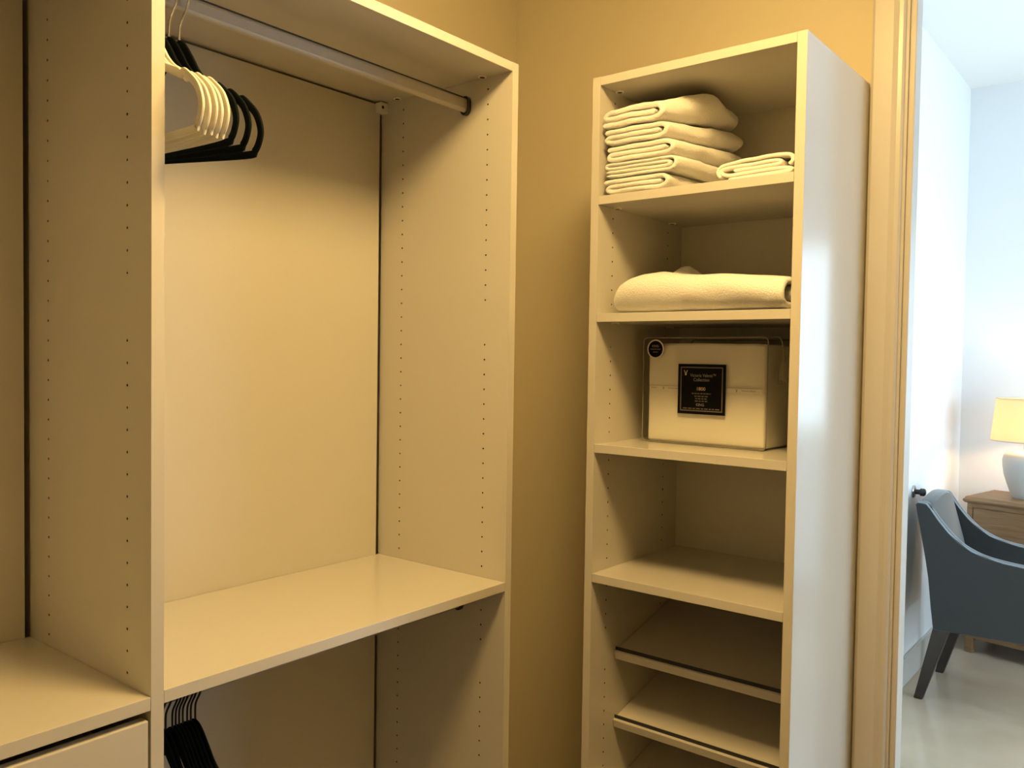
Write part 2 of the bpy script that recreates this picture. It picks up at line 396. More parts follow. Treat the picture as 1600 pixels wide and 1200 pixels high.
# ------------------------------------------------------------------ long closet unit
U = thing('closet_organizer', 'long white melamine closet unit with hanging rods, shelves and drawer', 'closet unit', (-0.78, 0.2, 0))
def W2L(e): return e.matrix_world.inverted()
def under(parent, o):                       # parent keeping world placement
    o.parent = parent; o.matrix_parent_inverse = parent.matrix_world.inverted(); return o
_real_obj = obj
def obj(name, bm, m, parent=None, smooth=False):
    o = _real_obj(name, bm, m, None, smooth)
    if parent is not None:
        o.parent = parent
        root = parent
        while root.parent: root = root.parent
        if parent is root: o.matrix_parent_inverse = root.matrix_world.inverted()
        # children of a part share that part's (already world-placed) frame
    return o
SH, LSH = 1.0446, 1.0403
XL = XD-0.762-T                              # left end panel
f1, b1 = hole_rows(2.0922); f2, b2 = hole_rows(2.0826)
YP = YB+0.002                                # rear edge of side panels
holed_panel('side_panel', 0, YP, 0.0, ZT, T, [(0.0669, f1), (0.3238, b1)], lambda a, z, w: (w, a, z), U)
holed_panel('side_panel', 0, YP, 0.0, ZT, T, [(0.0669, f2), (0.3238, b2)], lambda a, z, w: (XD+w, a, z), U)
boxobj('side_panel', (XL, XL+T, 0, YP, 0, ZT), 'melamine', U)
for x0, x1 in ((XD+T, 0.0), (XL+T, XD)):
    boxobj('top_panel', (x0+0.0003, x1-0.0003, 0.0, YW-0.001, ZT-T, ZT-0.0003), 'melamine', U)
    boxobj('back_panel', (x0+0.009, x1-0.009, YB, YB+0.006, 0.06, ZT-T-0.005), 'backboard', U)
    boxobj('kick_board', (x0+0.0003, x1-0.0003, 0.03, 0.03+T, 0.0, 0.06), 'melamine', U)
    boxobj('bottom_panel', (x0+0.0003, x1-0.0003, 0.0, YB-0.001, 0.06, 0.06+T), 'melamine', U)
boxobj('shelf', (XD+T+0.0003, -0.0004, 0.0, YB-0.0015, SH-T, SH), 'melamine', U)
boxobj('shelf', (XL+T+0.0003, XD-0.0004, 0.0, YB-0.0015, LSH-T, LSH), 'melamine', U)
closet_rod(U, XD+T, 0.0, 0.127, 2.066); closet_rod(U, XD+T, 0.0, 0.1295, 0.9815); closet_rod(U, XL+T, XD, 0.127, 2.056)
for (x, y) in ((-0.0115, 0.0737), (-0.0115, 0.3326), (XD+T+0.0115, 0.0737), (XD+T+0.0115, 0.3326), (XD-0.0115, 0.0737), (XD-0.0115, 0.3326)):
    cam_fitting(U, x, y, ZT-T)
bm = bmesh.new(); box(bm, -0.024, -0.0005, YB-0.020, YB-0.0002, 2.0905, ZT-T-0.003, bev=0.0015)
lathe(bm, [(0.0001, -0.0006), (0.0036, -0.0006), (0.0036, 0.001)], (-0.0185, YB-0.0203, 2.102), 12, mi=1, axis='Y')
obj('rail_bracket', bm, ['plastic', 'chip'], U)
boxobj('light_block_strip', (0.012, T, YP+0.0003, YW-0.001, 0, ZT), 'melamine', U)  # added unseen fillers, blocking light from the cavity behind the back boards
boxobj('light_block_strip', (XD+0.004, XD+T-0.004, YP+0.0003, YW-0.001, 0, ZT), 'melamine', U)
boxobj('light_block_strip', (XL, XL+0.007, YP+0.0003, YW-0.001, 0, ZT), 'melamine', U)
# inset drawers below the left-hand shelf
zt = LSH-T-0.0135
for k in range(4):
    h = 0.222
    d = boxobj('drawer', (XL+T+0.003, XD-0.003, 0.001, 0.001+T, zt-h, zt), 'melamine', U, 0.0018)
    bm = bmesh.new(); x0, x1 = XL+T+0.03, XD-0.03
    for b in ((x0, x0+0.012, 0.02, 0.36, zt-h+0.02, zt-0.04), (x1-0.012, x1, 0.02, 0.36, zt-h+0.02, zt-0.04), (x0+0.012, x1-0.012, 0.348, 0.36, zt-h+0.02, zt-0.04), (x0+0.012, x1-0.012, 0.02, 0.348, zt-h+0.02, zt-h+0.03)): box(bm, *b)
    obj('drawer_box', bm, 'melamine', d)
    zt -= h+0.004

# ------------------------------------------------------------------ narrow shelf tower
TW = thing('shelf_tower', 'tall narrow white shelf tower beside the doorway, holding towels and bedding', 'shelf unit', (TX+0.2, -0.31, 0))
TD = 0.3902
ft, bt = hole_rows(2.0923)
holed_panel('side_panel', TX, TX+TD, 0, ZT, T, [(TX+0.0616, ft), (TX+0.3181, bt)], lambda a, z, w: (a, TYL-T+w, z), TW)
boxobj('side_panel', (TX, TX+TD, TYR, TYR+T, 0, ZT), 'melamine', TW)
yl, yr = TYL-T, TYR+T
boxobj('top_panel', (TX, TX+TD, yr+0.0003, yl-0.0003, ZT-T, ZT-0.0003), 'melamine', TW)
boxobj('back_panel', (TX+TD+0.0003, XW-0.0005, TYR+0.002, TYL-0.002, 0.06, ZT-0.003), 'backboard', TW)
SHV = [1.8777, 1.6213, 1.3333, 1.0446]
for z in SHV: boxobj('shelf', (TX, TX+TD-0.0012, yr+0.0004, yl-0.0004, z-T, z), 'melamine', TW)
boxobj('kick_board', (TX+0.03, TX+0.03+T, yr+0.0003, yl-0.0003, 0, 0.06), 'melamine', TW)
boxobj('bottom_panel', (TX, TX+TD-0.001, yr+0.0003, yl-0.0003, 0.06, 0.06+T), 'melamine', TW)
ANG = math.radians(13.2)
for zf in (0.8440, 0.6840, 0.5240, 0.3640):
    L = 0.283; R = Matrix.Translation((0.2843, 0, zf)) @ Matrix.Rotation(-ANG, 4, 'Y')
    bm = bmesh.new(); box(bm, 0, L, yr+0.0006, yl-0.0006, -T, 0, bev=0.001); bmesh.ops.transform(bm, matrix=R, verts=bm.verts[:])
    s = obj('shoe_shelf', bm, 'melamine', TW)
    bm = bmesh.new(); box(bm, 0.007, 0.0095, yr+0.002, yl-0.002, 0.0, 0.0085, bev=0.0006); box(bm, 0.0095, 0.017, yr+0.002, yl-0.002, 0.0, 0.0022)
    bmesh.ops.transform(bm, matrix=R, verts=bm.verts[:]); obj('shoe_rail', bm, 'flange', s)
for z in (ZT-T, SHV[0]-T, SHV[1]-T):
    for x in (TX+0.0616, TX+0.3181): cam_fitting(TW, x, yl-0.0115, z)

# ------------------------------------------------------------------ hangers
def hanger_meshes():
    hw = 0.200
    half = [(0.0, -0.0655), (0.012, -0.071), (0.030, -0.089), (0.050, -0.111), (0.075, -0.1275), (0.115, -0.144), (0.140, -0.1535), (0.148, -0.159), (0.156, -0.157), (0.172, -0.167), (0.190, -0.183), (hw, -0.204), (0.1985, -0.220), (0.190, -0.234), (0.172, -0.2395)]
    P = [(-a, b) for a, b in half] + [(0.0, -0.2395)] + [(a, b) for a, b in reversed(half[1:])]
    # P runs neck -> front end (-y) -> bar -> back end (+y) -> neck
    path = catmull([(0, a, b) for a, b in P], 5, closed=True)
    bm = bmesh.new(); N = len(path); rings = []; sec = [(math.cos(2*math.pi*k/10), math.sin(2*math.pi*k/10)) for k in range(10)]
    for i in range(N):
        t = (path[(i+1) % N]-path[i-1]).normalized(); n = Vector((0, -t.z, t.y))
        near = max(0, 1-abs(path[i].y)/0.07) if path[i].z > -0.16 else 0
        w = 0.0058+0.0052*near; th = 0.0026
        rings.append([bm.verts.new(path[i]+n*(w*math.copysign(abs(c)**0.7, c))+Vector((th*math.copysign(abs(s)**0.7, s), 0, 0))) for c, s in sec])
    for i in range(N):
        a, b = rings[i], rings[(i+1) % N]
        for k in range(10): bm.faces.new((a[k], a[(k+1) % 10], b[(k+1) % 10], b[k]))
    r = lathe(bm, [(0.0024, -0.072), (0.0027, -0.062), (0.0023, -0.055)], (0, 0, 0), 10); cap(bm, r[0]); cap(bm, r[-1])
    body = _real_obj('hanger_body', bm, 'flock_black', None, True)
    bm = bmesh.new()
    hook = catmull([(0, 0.0, -0.058), (0, 0.0, -0.036), (0, -0.003, -0.025), (0, -0.013, -0.010), (0, -0.0185, 0.004), (0, -0.014, 0.0165), (0, 0.0, 0.0205), (0, 0.0135, 0.0165), (0, 0.0185, 0.004), (0, 0.0165, -0.006)], 5)
    tube(bm, hook, 0.0017, 8)
    hk = _real_obj('hook', bm, 'chrome', None, True)
    return body, hk
hb, hh = hanger_meshes()
body_me = {}; hook_me = {}
for k in ('flock_black', 'flock_white'):
    me = hb.data.copy(); me.materials.clear(); me.materials.append(M[k]); body_me[k] = me
for k in ('chrome', 'shaded_wire'):
    me = hh.data.copy(); me.materials.clear(); me.materials.append(M[k]); hook_me[k] = me
bpy.data.objects.remove(hb); bpy.data.objects.remove(hh)
def hanger(x, y, z, rz, tilt, fl, hk, label, group):
    e = bpy.data.objects.new('clothes_hanger', None); COL.objects.link(e); e.location = (x, y, z); e.rotation_euler = (tilt, 0, rz); e.empty_display_size = 0.03
    tag(e, label, 'hanger', group)
    b = bpy.data.objects.new('hanger_body', body_me[fl]); COL.objects.link(b); b.parent = e
    h = bpy.data.objects.new('hook', hook_me[hk]); COL.objects.link(h); h.parent = e
    return e
ordn = ['first', 'second', 'third', 'fourth', 'fifth', 'sixth', 'seventh', 'eighth', 'ninth']
RZ = 2.066
for x, rz, tl, lab in ((-0.669, 0.10, 0.072, 'black velvet hanger on upper rod, rightmost, with its chrome hook in view'), (-0.687, 0.065, 0.050, 'black velvet hanger on upper rod, second from the right'), (-0.7045, 0.035, 0.030, 'black velvet hanger on upper rod, directly beside the white hangers')):
    hanger(x, 0.127, RZ-0.0012, rz, tl, 'flock_black', 'chrome', lab, 'black hangers on the upper rod')
for i, x in enumerate((-0.7190, -0.7275, -0.7360, -0.7445, -0.7545)):
    lab = 'white velvet hanger on upper rod, %s of five counting from the black hangers' % ordn[i]
    hanger(x, 0.127, RZ-0.0012, (0.022, 0.018, 0.012, 0.008, 0.0)[i], (0.012, 0.016, 0.006, 0.012, 0.0)[i], 'flock_white', 'chrome', lab, 'white hangers on the upper rod')
for i, x in enumerate((-0.640, -0.648, -0.654, -0.662, -0.668, -0.674, -0.680, -0.691, -0.700)):
    lab = 'black velvet hanger on lower rod under the shelf, %s from the right' % ordn[i]
    hanger(x, 0.1295, 0.9803, 0.0, random.uniform(-0.012, 0.012), 'flock_black', 'shaded_wire', lab, 'black hangers on the lower rod')

# ------------------------------------------------------------------ folded linen
def ribbon(path, thick, depths, place, m, name, round_end=0.004):
    """path: 2-D centre line of a folded cloth; thick: half thickness; depths: samples along the roll; place(a, h, s) -> world point."""
    bm = bmesh.new(); N = len(path); rows = []
    nor = []
    for i in range(N):
        t = (path[min(i+1, N-1)]-path[max(i-1, 0)]); t.normalize(); nor.append(Vector((-t.y, t.x, 0)))
    D = depths[-1]
    for s in depths:
        e = min(s, D-s); k = math.sqrt(max(0.0, 1-(1-min(e/round_end, 1))**2))*0.75+0.25
        Lf = []; Rt = []
        for i in range(N):
            kk = k*(0.35 if i in (0, N-1) else 1.0)
            p = path[i]+nor[i]*thick*kk; q = path[i]-nor[i]*thick*kk
            Lf.append(bm.verts.new(place(p.x, p.y, s))); Rt.append(bm.verts.new(place(q.x, q.y, s)))
        rows.append((Lf, Rt))
    for (La, Ra), (Lb, Rb) in zip(rows, rows[1:]):
        for i in range(N-1):
            bm.faces.new((La[i], La[i+1], Lb[i+1], Lb[i])); bm.faces.new((Ra[i], Rb[i], Rb[i+1], Ra[i+1]))
        bm.faces.new((La[0], Lb[0], Rb[0], Ra[0])); bm.faces.new((La[-1], Ra[-1], Rb[-1], Lb[-1]))
    for (La, Ra) in (rows[0], rows[-1]):
        for i in range(N-1): bm.faces.new((La[i], Ra[i], Ra[i+1], La[i+1]))
    return _real_obj(name, bm, m, None, True)

def fold4(w, h, flip, jit, rnd):
    """cross-section of a cloth folded in half twice: outer fold at a=w, loop and free ends at a=0"""
    t = h/4; r = rnd
    j = lambda v: r.uniform(-v, v)
    z = [0.5*t, 1.5*t, 2.5*t, 3.5*t]
    pts = [(0.004+j(jit), z[0]), (w*0.3, z[0]+j(t*.12)), (w*0.65, z[0]), (w-1.9*t, z[0]), (w-0.55*t, z[0]+0.55*t), (w-0.2*t, 2*t), (w-0.55*t, z[3]-0.55*t), (w-1.9*t, z[3]), (w*0.6, z[3]+j(t*.15)), (w*0.3, z[3]), (0.010, z[3]+0.05*t), (0.0035+j(jit)*0.5, 3*t), (0.011, z[2]), (w*0.3, z[2]+j(t*.12)), (w*0.6, z[2]), (w-2.8*t, z[2]-0.02*t), (w-2.0*t, 2*t), (w-2.8*t, z[1]), (w*0.6, z[1]), (w*0.3, z[1]+j(t*.1)), (0.006+j(jit), z[1])]
    if flip: pts = [(a, h-b) for a, b in pts]
    return [Vector((p.x, p.y, 0)) for p in catmull([(a, b, 0) for a, b in pts], 5)]

def fold3(w, h, flip, jit, rnd):
    """cross-section of a cloth folded in thirds: small loop at a=0, wide fold at a=w, one free end at each side"""
    t = h/3; j = lambda v: rnd.uniform(-v, v)
    pts = [(w-1.35*t+j(jit)*.3, 1.5*t), (w*0.6, 1.5*t+j(t*.08)), (w*0.35, 1.45*t), (0.016, 1.45*t+j(t*.05)), (0.004+j(jit)*.5, 1.0*t), (0.014, 0.5*t), (w*0.3, 0.52*t+j(t*.04)), (w*0.65, 0.5*t), (w-1.6*t, 0.5*t), (w-0.60*t, 0.85*t), (w-0.25*t, 1.5*t), (w-0.60*t, 2.15*t), (w-1.6*t, 2.5*t), (w*0.6, 2.5*t+j(t*.04)), (w*0.3, 2.47*t), (0.02, 2.45*t), (0.001+j(jit), 2.35*t)]
    if flip: pts = [(a, h-b) for a, b in pts]
    return [Vector((p.x, p.y, 0)) for p in catmull([(a, b, 0) for a, b in pts], 6)]

rnd = random.Random(3)
depth = [0, 0.0012, 0.003, 0.006] + [0.006+0.288*k/16 for k in range(1, 16)] + [0.294, 0.297, 0.2988, 0.30]
# (name label, height front, growth to the back, y of left end, width, front x, flip, rotation of the side, growth)
stack = [
    ('folded white bath towel at the bottom of the five-towel stack', 0.0345, 0.10, -0.112, 0.150, 0.188, True, 0.07),
    ('folded white bath towel, second from the bottom of the stack', 0.0335, 0.14, -0.109, 0.170, 0.186, False, 0.09),
    ('folded white bath towel in the middle of the five-towel stack', 0.0365, 0.22, -0.113, 0.158, 0.188, False, 0.13),
    ('folded white bath towel directly under the rumpled top towel', 0.0370, 0.24, -0.110, 0.150, 0.186, True, 0.17),
    ('rumpled white bath towel on top of the five-towel stack', 0.0430, 0.22, -0.104, 0.150, 0.184, True, 0.16),
]
base = lambda s: 0.0
prevs = []
for i, (lab, H, g, y0, w, x0, flip, skew) in enumerate(stack):
    def place(a, h, s, H=H, g=g, y0=y0, w=w, x0=x0, skew=skew, i=i, below=list(prevs)):
        q = s/0.30
        zb = SHV[0]+0.0004+sum(Hb*(1+gb*math.sin(q*math.pi/2)**1.2) for Hb, gb in below)
        grow = 1+g*math.sin(q*math.pi/2)**1.2
        u = a/w
        edge = 0.0
        if q > 0.82: edge = ((q-0.82)/0.18)**2
        hh = (0.0007+h*0.95)*grow
        # the far end slumps and rounds over
        hh *= 1-0.10*edge
        yy = y0-a*(1+0.03*math.sin(q*3.1))-skew*s*u*(1-0.30*q)-0.004*math.sin(q*5+i)*u+noise.noise(Vector((s*20, (zb+h)*45, 8.0)))*0.005*u-(0.03*math.exp(-(q-0.45)**2/0.06)*(h/H)*u if i == 4 else 0)
        rel_ = (zb-SHV[0]+hh)/0.1
        nz = (noise.noise(Vector((yy*24, s*15, 1.7)))*0.0036+noise.noise(Vector((yy*60, s*40, 5.1)))*0.0012)*rel_
        if i == 4:
            nz += 0.021*math.exp(-((u-0.92)**2/0.10+(q-0.42)**2/0.06))*max(0.0, h/H)**1.5 + 0.006*math.exp(-((u-0.45)**2/0.05+(q-0.2)**2/0.05))*(h/H)
            nz -= 0.012*math.exp(-((u-0.0)**2/0.03))*(h/H)*max(0, 1-2*q)
        xx = x0+s*(1-0.06*edge)+noise.noise(Vector((a*15, i*3.1, h*30)))*0.003
        return (xx, yy, min(zb+max(hh+nz*min(1, 0.35+q*5), 0), ZT-T-0.003))
    p = fold4(w, H, flip, 0.004, rnd) if i == 1 else fold3(w, H, (False, True, False, False, True)[i], 0.005, rnd)
    o = ribbon(p, H/8*0.88 if i == 1 else H/6*0.87, depth, place, 'terry', 'bath_towel')
    tag(o, lab, 'towel', 'folded bath towels in the stack')
    prevs.append((H, g))

# thin folded cloth on the same shelf, at the right
def place(a, h, s):
    q = s/0.17; u = a/0.150
    return (0.196+s+0.004*math.sin(a*40), -0.3725-a*1.0-0.012*q*(1-u), SHV[0]+0.0004+h*(1+0.05*q)*(0.86+0.14*math.sin(min(u*2.4, 1)*math.pi/2))+noise.noise(Vector((a*30, s*25, 4)))*0.0012*(h/0.04))
Hc = 0.047; tc = Hc/6
pts = [(0.02, tc*.5), (0.07, tc*.5), (0.13, tc*.55), (0.1485, tc*1.0), (0.13, tc*1.5), (0.07, tc*1.55), (0.018, tc*1.6), (0.005, tc*2.6), (0.014, tc*3.6), (0.06, tc*3.4), (0.116, tc*3.5), (0.128, tc*3.0), (0.116, tc*2.5), (0.05, tc*2.5), (0.03, tc*2.6)]
o = ribbon([Vector((p.x, p.y, 0)) for p in catmull([(a, b, 0) for a, b in pts], 5)], tc*0.46, [0, 0.001, 0.003]+[0.003+0.164*k/8 for k in range(1, 8)]+[0.167, 0.169, 0.17], place, 'cotton', 'folded_cloth', 0.003)
pts2 = [(0.0, 0.0)]
tag(o, 'small thin folded white cloth lying beside the towel stack', 'cloth')
bpy.context.view_layer.update()
# its upper wrap is the same cloth: outer fold over the top
bm = bmesh.new()
wrap = [Vector((p.x, p.y, 0)) for p in catmull([(0.004, tc*1.2, 0), (-0.002, tc*2.6, 0), (0.002, tc*4.0, 0), (0.016, tc*4.6, 0), (0.07, tc*4.7, 0), (0.12, tc*4.8, 0), (0.143, tc*4.5, 0), (0.1495, tc*3.7, 0), (0.149, tc*2.8, 0), (0.143, tc*2.25, 0)], 5)]
ow = ribbon(wrap, tc*0.45, [0, 0.001, 0.003]+[0.003+0.164*k/8 for k in range(1, 8)]+[0.167, 0.169, 0.17], place, 'cotton', 'top_fold', 0.003)
ow.parent = o

# thick folded towel on the second shelf
LY = 0.392
def place(a, h, s):
    # a: from back (0) to front (w); s: along the shelf from left to right
    q = s/LY; w = 0.33
    endl = math.exp(-(s/0.030)**1.3)
    K = [(0, 0.052), (0.03, 0.068), (0.08, 0.079), (0.16, 0.087), (0.25, 0.089), (0.40, 0.080), (0.62, 0.077), (0.85, 0.070), (1.0, 0.062)]
    for (qa, ha), (qb, hb2) in zip(K, K[1:]):
        if qa <= q <= qb+1e-6: hs = (ha+(hb2-ha)*(q-qa)/(qb-qa))/0.075; break
    fb = 0.008*math.sin(q*4.2+0.5)
    bump_ = 0.030*math.exp(-((q-0.20)/0.07)**2-((a-0.14)/0.05)**2)*max(0, (h-0.03)/0.045)
    nz = noise.noise(Vector((a*14, s*12, 9)))*0.004*(h/0.075)
    xx = 0.535-a*(1-0.06*endl)*1.04+fb*(a/w)+noise.noise(Vector((s*18, h*30, 2)))*0.003
    return (xx, -0.128-s*0.995+0.006*endl*(h/0.075), SHV[1]+0.0004+max(0, h*hs+nz+bump_))
t = 0.075/4; w = 0.338
pts = [(0.0, .5*t), (0.1, .5*t), (0.2, .5*t), (w-2.2*t, .5*t), (w-0.75*t, 0.95*t), (w-0.25*t, 2*t), (w-0.75*t, 3.05*t), (w-2.2*t, 3.5*t), (0.2, 3.5*t), (0.1, 3.5*t), (0.02, 3.45*t), (0.002, 3*t), (0.02, 2.5*t), (0.1, 2.5*t), (0.2, 2.5*t), (w-3.6*t, 2.5*t), (w-2.7*t, 2*t), (w-3.6*t, 1.5*t), (0.2, 1.5*t), (0.1, 1.5*t), (0.0, 1.5*t)]
o = ribbon([Vector((p.x, p.y, 0)) for p in catmull([(a, b, 0) for a, b in pts], 5)], t*0.485, [0, 0.002, 0.006, 0.012]+[0.012+(LY-0.024)*k/30 for k in range(1, 30)]+[LY-0.012, LY-0.006, LY-0.002, LY], place, 'terry', 'bath_sheet', 0.010)
tag(o, 'thick folded white bath sheet filling the second shelf above the bedding pack', 'towel')

# ------------------------------------------------------------------ bedding set in a clear vinyl case
BP = thing('bedding_pack', 'cream sheet set in a clear zipped vinyl case with black label', 'bedding', (0.43, -0.29, SHV[2]+0.0003), None, math.radians(-2.0))
def rel(bm): bmesh.ops.recalc_face_normals(bm, faces=bm.faces[:])
def part(name, bm, m, parent, smooth=False):
    o = _real_obj(name, bm, m, None, smooth); o.parent = parent; return o
# local frame: x into the shelf, y along the shelf (left = +), z up. Outer case:
cx0, cx1, cy0, cy1, ch = -0.110, 0.112, -0.150, 0.149, 0.2375
bm = bmesh.new(); box(bm, cx0+0.006, cx1-0.008, cy0+0.007, cy1-0.010, 0.003, ch-0.012)
bmesh.ops.subdivide_edges(bm, edges=bm.edges[:], cuts=10, use_grid_fill=True)
for v in bm.verts:
    c = v.co; k = noise.noise(c*18)*0.0012; n = Vector((c.x-(cx0+cx1)/2, 0, 0))
    if c.x < cx0+0.007: c.x += 0.0022*math.exp(-((c.z-0.128)/0.004)**2)+k       # crease of the fold
    if c.z > ch-0.0125: c.z += -0.003*((c.y)/0.15)**2 + k*1.5
eds = [e for e in bm.edges if len(e.link_faces) == 2 and e.calc_face_angle(0) > 0.9]
bmesh.ops.bevel(bm, geom=eds, offset=0.006, segments=3, profile=0.5, affect='EDGES', clamp_overlap=True)
part('sheet_bundle', bm, 'sheet', BP, True)
bm = bmesh.new(); box(bm, cx0, cx1, cy0, cy1, 0.0006, ch, bev=0.006)
part('vinyl_case', bm, 'vinyl', BP, True)
def rr(x, c=0.010):
    y0, y1, z0, z1 = cy0, cy1, 0.0022, ch; P = []
    for (yc, zc, a0) in ((y1-c, z1-c, 0), (y0+c, z1-c, 90), (y0+c, z0+c, 180), (y1-c, z0+c, 270)):
        for k in range(6):
            a = math.radians(a0+18*k); P.append((x, yc+c*math.cos(a), zc+c*math.sin(a)))
    return P
for x in (cx0, cx1):
    bm = bmesh.new(); tube(bm, rr(x), 0.0016, 6, closed=True); part('case_piping', bm, 'piping', BP, True)
# label card on the front
fx = cx0-0.0006
lab_y, lab_z, lw, lh = 0.0003, 0.1245, 0.115, 0.110
bm = bmesh.new(); box(bm, fx-0.0009, fx, lab_y-lw/2, lab_y+lw/2, lab_z-lh/2, lab_z+lh/2); card = part('label_card', bm, 'label_black', BP); card['label'] = 'black square label card with grey border'
bm = bmesh.new(); q = 0.0064; bw = 0.0022; X0, X1 = fx-0.0011, fx-0.0009
for b in ((lab_y-lw/2+q, lab_y+lw/2-q, lab_z+lh/2-q-bw, lab_z+lh/2-q), (lab_y-lw/2+q, lab_y+lw/2-q, lab_z-lh/2+q, lab_z-lh/2+q+bw), (lab_y-lw/2+q, lab_y-lw/2+q+bw, lab_z-lh/2+q+bw, lab_z+lh/2-q-bw), (lab_y+lw/2-q-bw, lab_y+lw/2-q, lab_z-lh/2+q+bw, lab_z+lh/2-q-bw)):
    box(bm, X0, X1, *b)
part('label_border', bm, 'label_grey', card)
ROT = (math.radians(90), 0, math.radians(-90))      # text facing the front (-x)
tx = fx-0.0011
text_mesh('lettering', 'Victoria Valenti\u2122', 0.0100, 'label_text', card, (tx, lab_y-0.004, lab_z+0.0300), ROT, 0.062)
text_mesh('lettering', 'Collection', 0.0100, 'label_text', card, (tx, lab_y, lab_z+0.0205), ROT, 0.038)
text_mesh('lettering', '1800', 0.0105, 'label_gold', card, (tx, lab_y+0.001, lab_z+0.0005), ROT, 0.020)
text_mesh('lettering', 'KING', 0.0085, 'label_text', card, (tx, lab_y+0.002, lab_z-0.0345), ROT, 0.019)
def vmark(parent, y, z, s, m, x):
    bm = bmesh.new()
    for pts in ([(-0.5, 0.6), (-0.30, 0.6), (0.0, -0.15), (-0.12, -0.3)], [(0.5, 0.6), (0.32, 0.6), (0.0, -0.15), (0.12, -0.3)], [(-0.2, -0.2), (0.2, -0.2), (0.24, -0.45), (0.0, -0.65), (-0.24, -0.45)]):
        A = [bm.verts.new((x, y-a*s, z+b*s)) for a, b in pts]; B = [bm.verts.new((x-0.0001, y-a*s, z+b*s)) for a, b in pts]; n = len(pts)
        bm.faces.new(A); bm.faces.new(B)
        for i in range(n): bm.faces.new((A[i], A[(i+1) % n], B[(i+1) % n], B[i]))
    return part('emblem', bm, m, parent)
vmark(card, lab_y+0.0385, lab_z+0.0355, 0.0095, 'label_gold', tx)
bm = bmesh.new(); rb = random.Random(5)
for zz, wd, n, c in ((-0.0095, 0.046, 7, 0), (-0.0155, 0.032, 4, 0), (-0.0208, 0.028, 4, 0), (-0.0262, 0.030, 4, 0), (-0.0428, 0.088, 9, 0)):
    y = lab_y+wd/2; ws = [rb.uniform(.6, 1.4) for _ in range(n)]; sc = wd/(sum(ws)+0.35*(n-1))
    for k in ws: box(bm, tx-0.0001, tx, y-k*sc, y, lab_z+zz-0.0010, lab_z+zz+0.0010); y -= (k+0.35)*sc
part('fine_print', bm, 'label_grey', card)
# round size sticker
sy, sz = 0.1175, 0.2120
bm = bmesh.new(); r = lathe(bm, [(0.0215, 0), (0.0215, -0.0006)], (fx, sy, sz), 32, axis='X'); cap(bm, r[0]); cap(bm, r[1]); st = part('round_sticker', bm, 'label_white', BP); st['label'] = 'round black sticker with white rim'
bm = bmesh.new(); r = lathe(bm, [(0.0188, -0.0006), (0.0188, -0.0009)], (fx, sy, sz), 32, axis='X'); cap(bm, r[0]); cap(bm, r[1]); part('sticker_disc', bm, 'label_black', st)
text_mesh('lettering', 'KING', 0.0075, 'label_text', st, (fx-0.001, sy, sz+0.0065), ROT)
bm = bmesh.new(); box(bm, fx-0.0011, fx-0.0009, sy-0.013, sy-0.004, sz-0.0014, sz+0.0006); box(bm, fx-0.0011, fx-0.0009, sy-0.0025, sy+0.013, sz-0.0012, sz+0.0006); box(bm, fx-0.0011, fx-0.0009, sy-0.006, sy+0.006, sz-0.0078, sz-0.0060)
part('fine_print', bm, 'label_grey', st)
# printed band round the bundle
bm = bmesh.new(); box(bm, cx0+0.0046, cx0+0.0054, cy0+0.012, cy1-0.014, 0.1195, 0.1295); band = part('ribbon_band', bm, 'cotton', BP)
bm = bmesh.new(); box(bm, cx0+0.0044, cx0+0.0046, cy0+0.012, cy1-0.014, 0.1290, 0.1295); part('band_edge', bm, 'label_ink', band)
bx = cx0+0.0044
for y in (0.098, -0.080):
    vmark(band, y, 0.1245, 0.0055, 'label_ink', bx)
    text_mesh('lettering', 'Victoria Valenti', 0.0052, 'label_ink', band, (bx, y-0.027, 0.1245), ROT)
text_mesh('lettering', 'Valenti', 0.0052, 'label_ink', band, (bx, 0.123, 0.1245), ROT)
# zipper cord and tassel at the right-hand end
bm = bmesh.new()
tube(bm, catmull([(cx0+0.035, cy0+0.006, ch+0.0015), (cx0+0.04, cy0-0.006, ch+0.001), (cx0+0.043, cy0-0.0125, ch-0.012), (cx0+0.044, cy0-0.0145, ch-0.030), (cx0+0.044, cy0-0.0148, ch-0.036)], 6), 0.0011, 6)
cord = part('zip_cord', bm, 'tassel', BP, True)
bm = bmesh.new(); c = (cx0+0.044, cy0-0.0150, ch-0.036)
r = lathe(bm, [(0.0012, 0.0), (0.0042, -0.004), (0.0048, -0.009), (0.0032, -0.013), (0.0046, -0.020), (0.0075, -0.040), (0.0085, -0.052)], c, 14); cap(bm, r[0]); cap(bm, r[-1])
for k in range(14):
    a = 2*math.pi*k/14
    tube(bm, [(c[0]+0.0036*math.cos(a), c[1]+0.0036*math.sin(a), c[2]-0.014), (c[0]+0.0068*math.cos(a), c[1]+0.0068*math.sin(a), c[2]-0.034), (c[0]+0.0088*math.cos(a), c[1]+0.0088*math.sin(a), c[2]-0.056-0.003*(k % 3))], 0.0009, 5)
part('tassel', bm, 'tassel', cord, True)

# ------------------------------------------------------------------ bedroom: chair, chest, lamp, door stop
CH = thing('upholstered_armchair', 'slate blue upholstered armchair with low sloping arms and dark wood legs', 'chair', (2.97, -0.5, 0))
CX0, CX1 = 2.725, 3.205
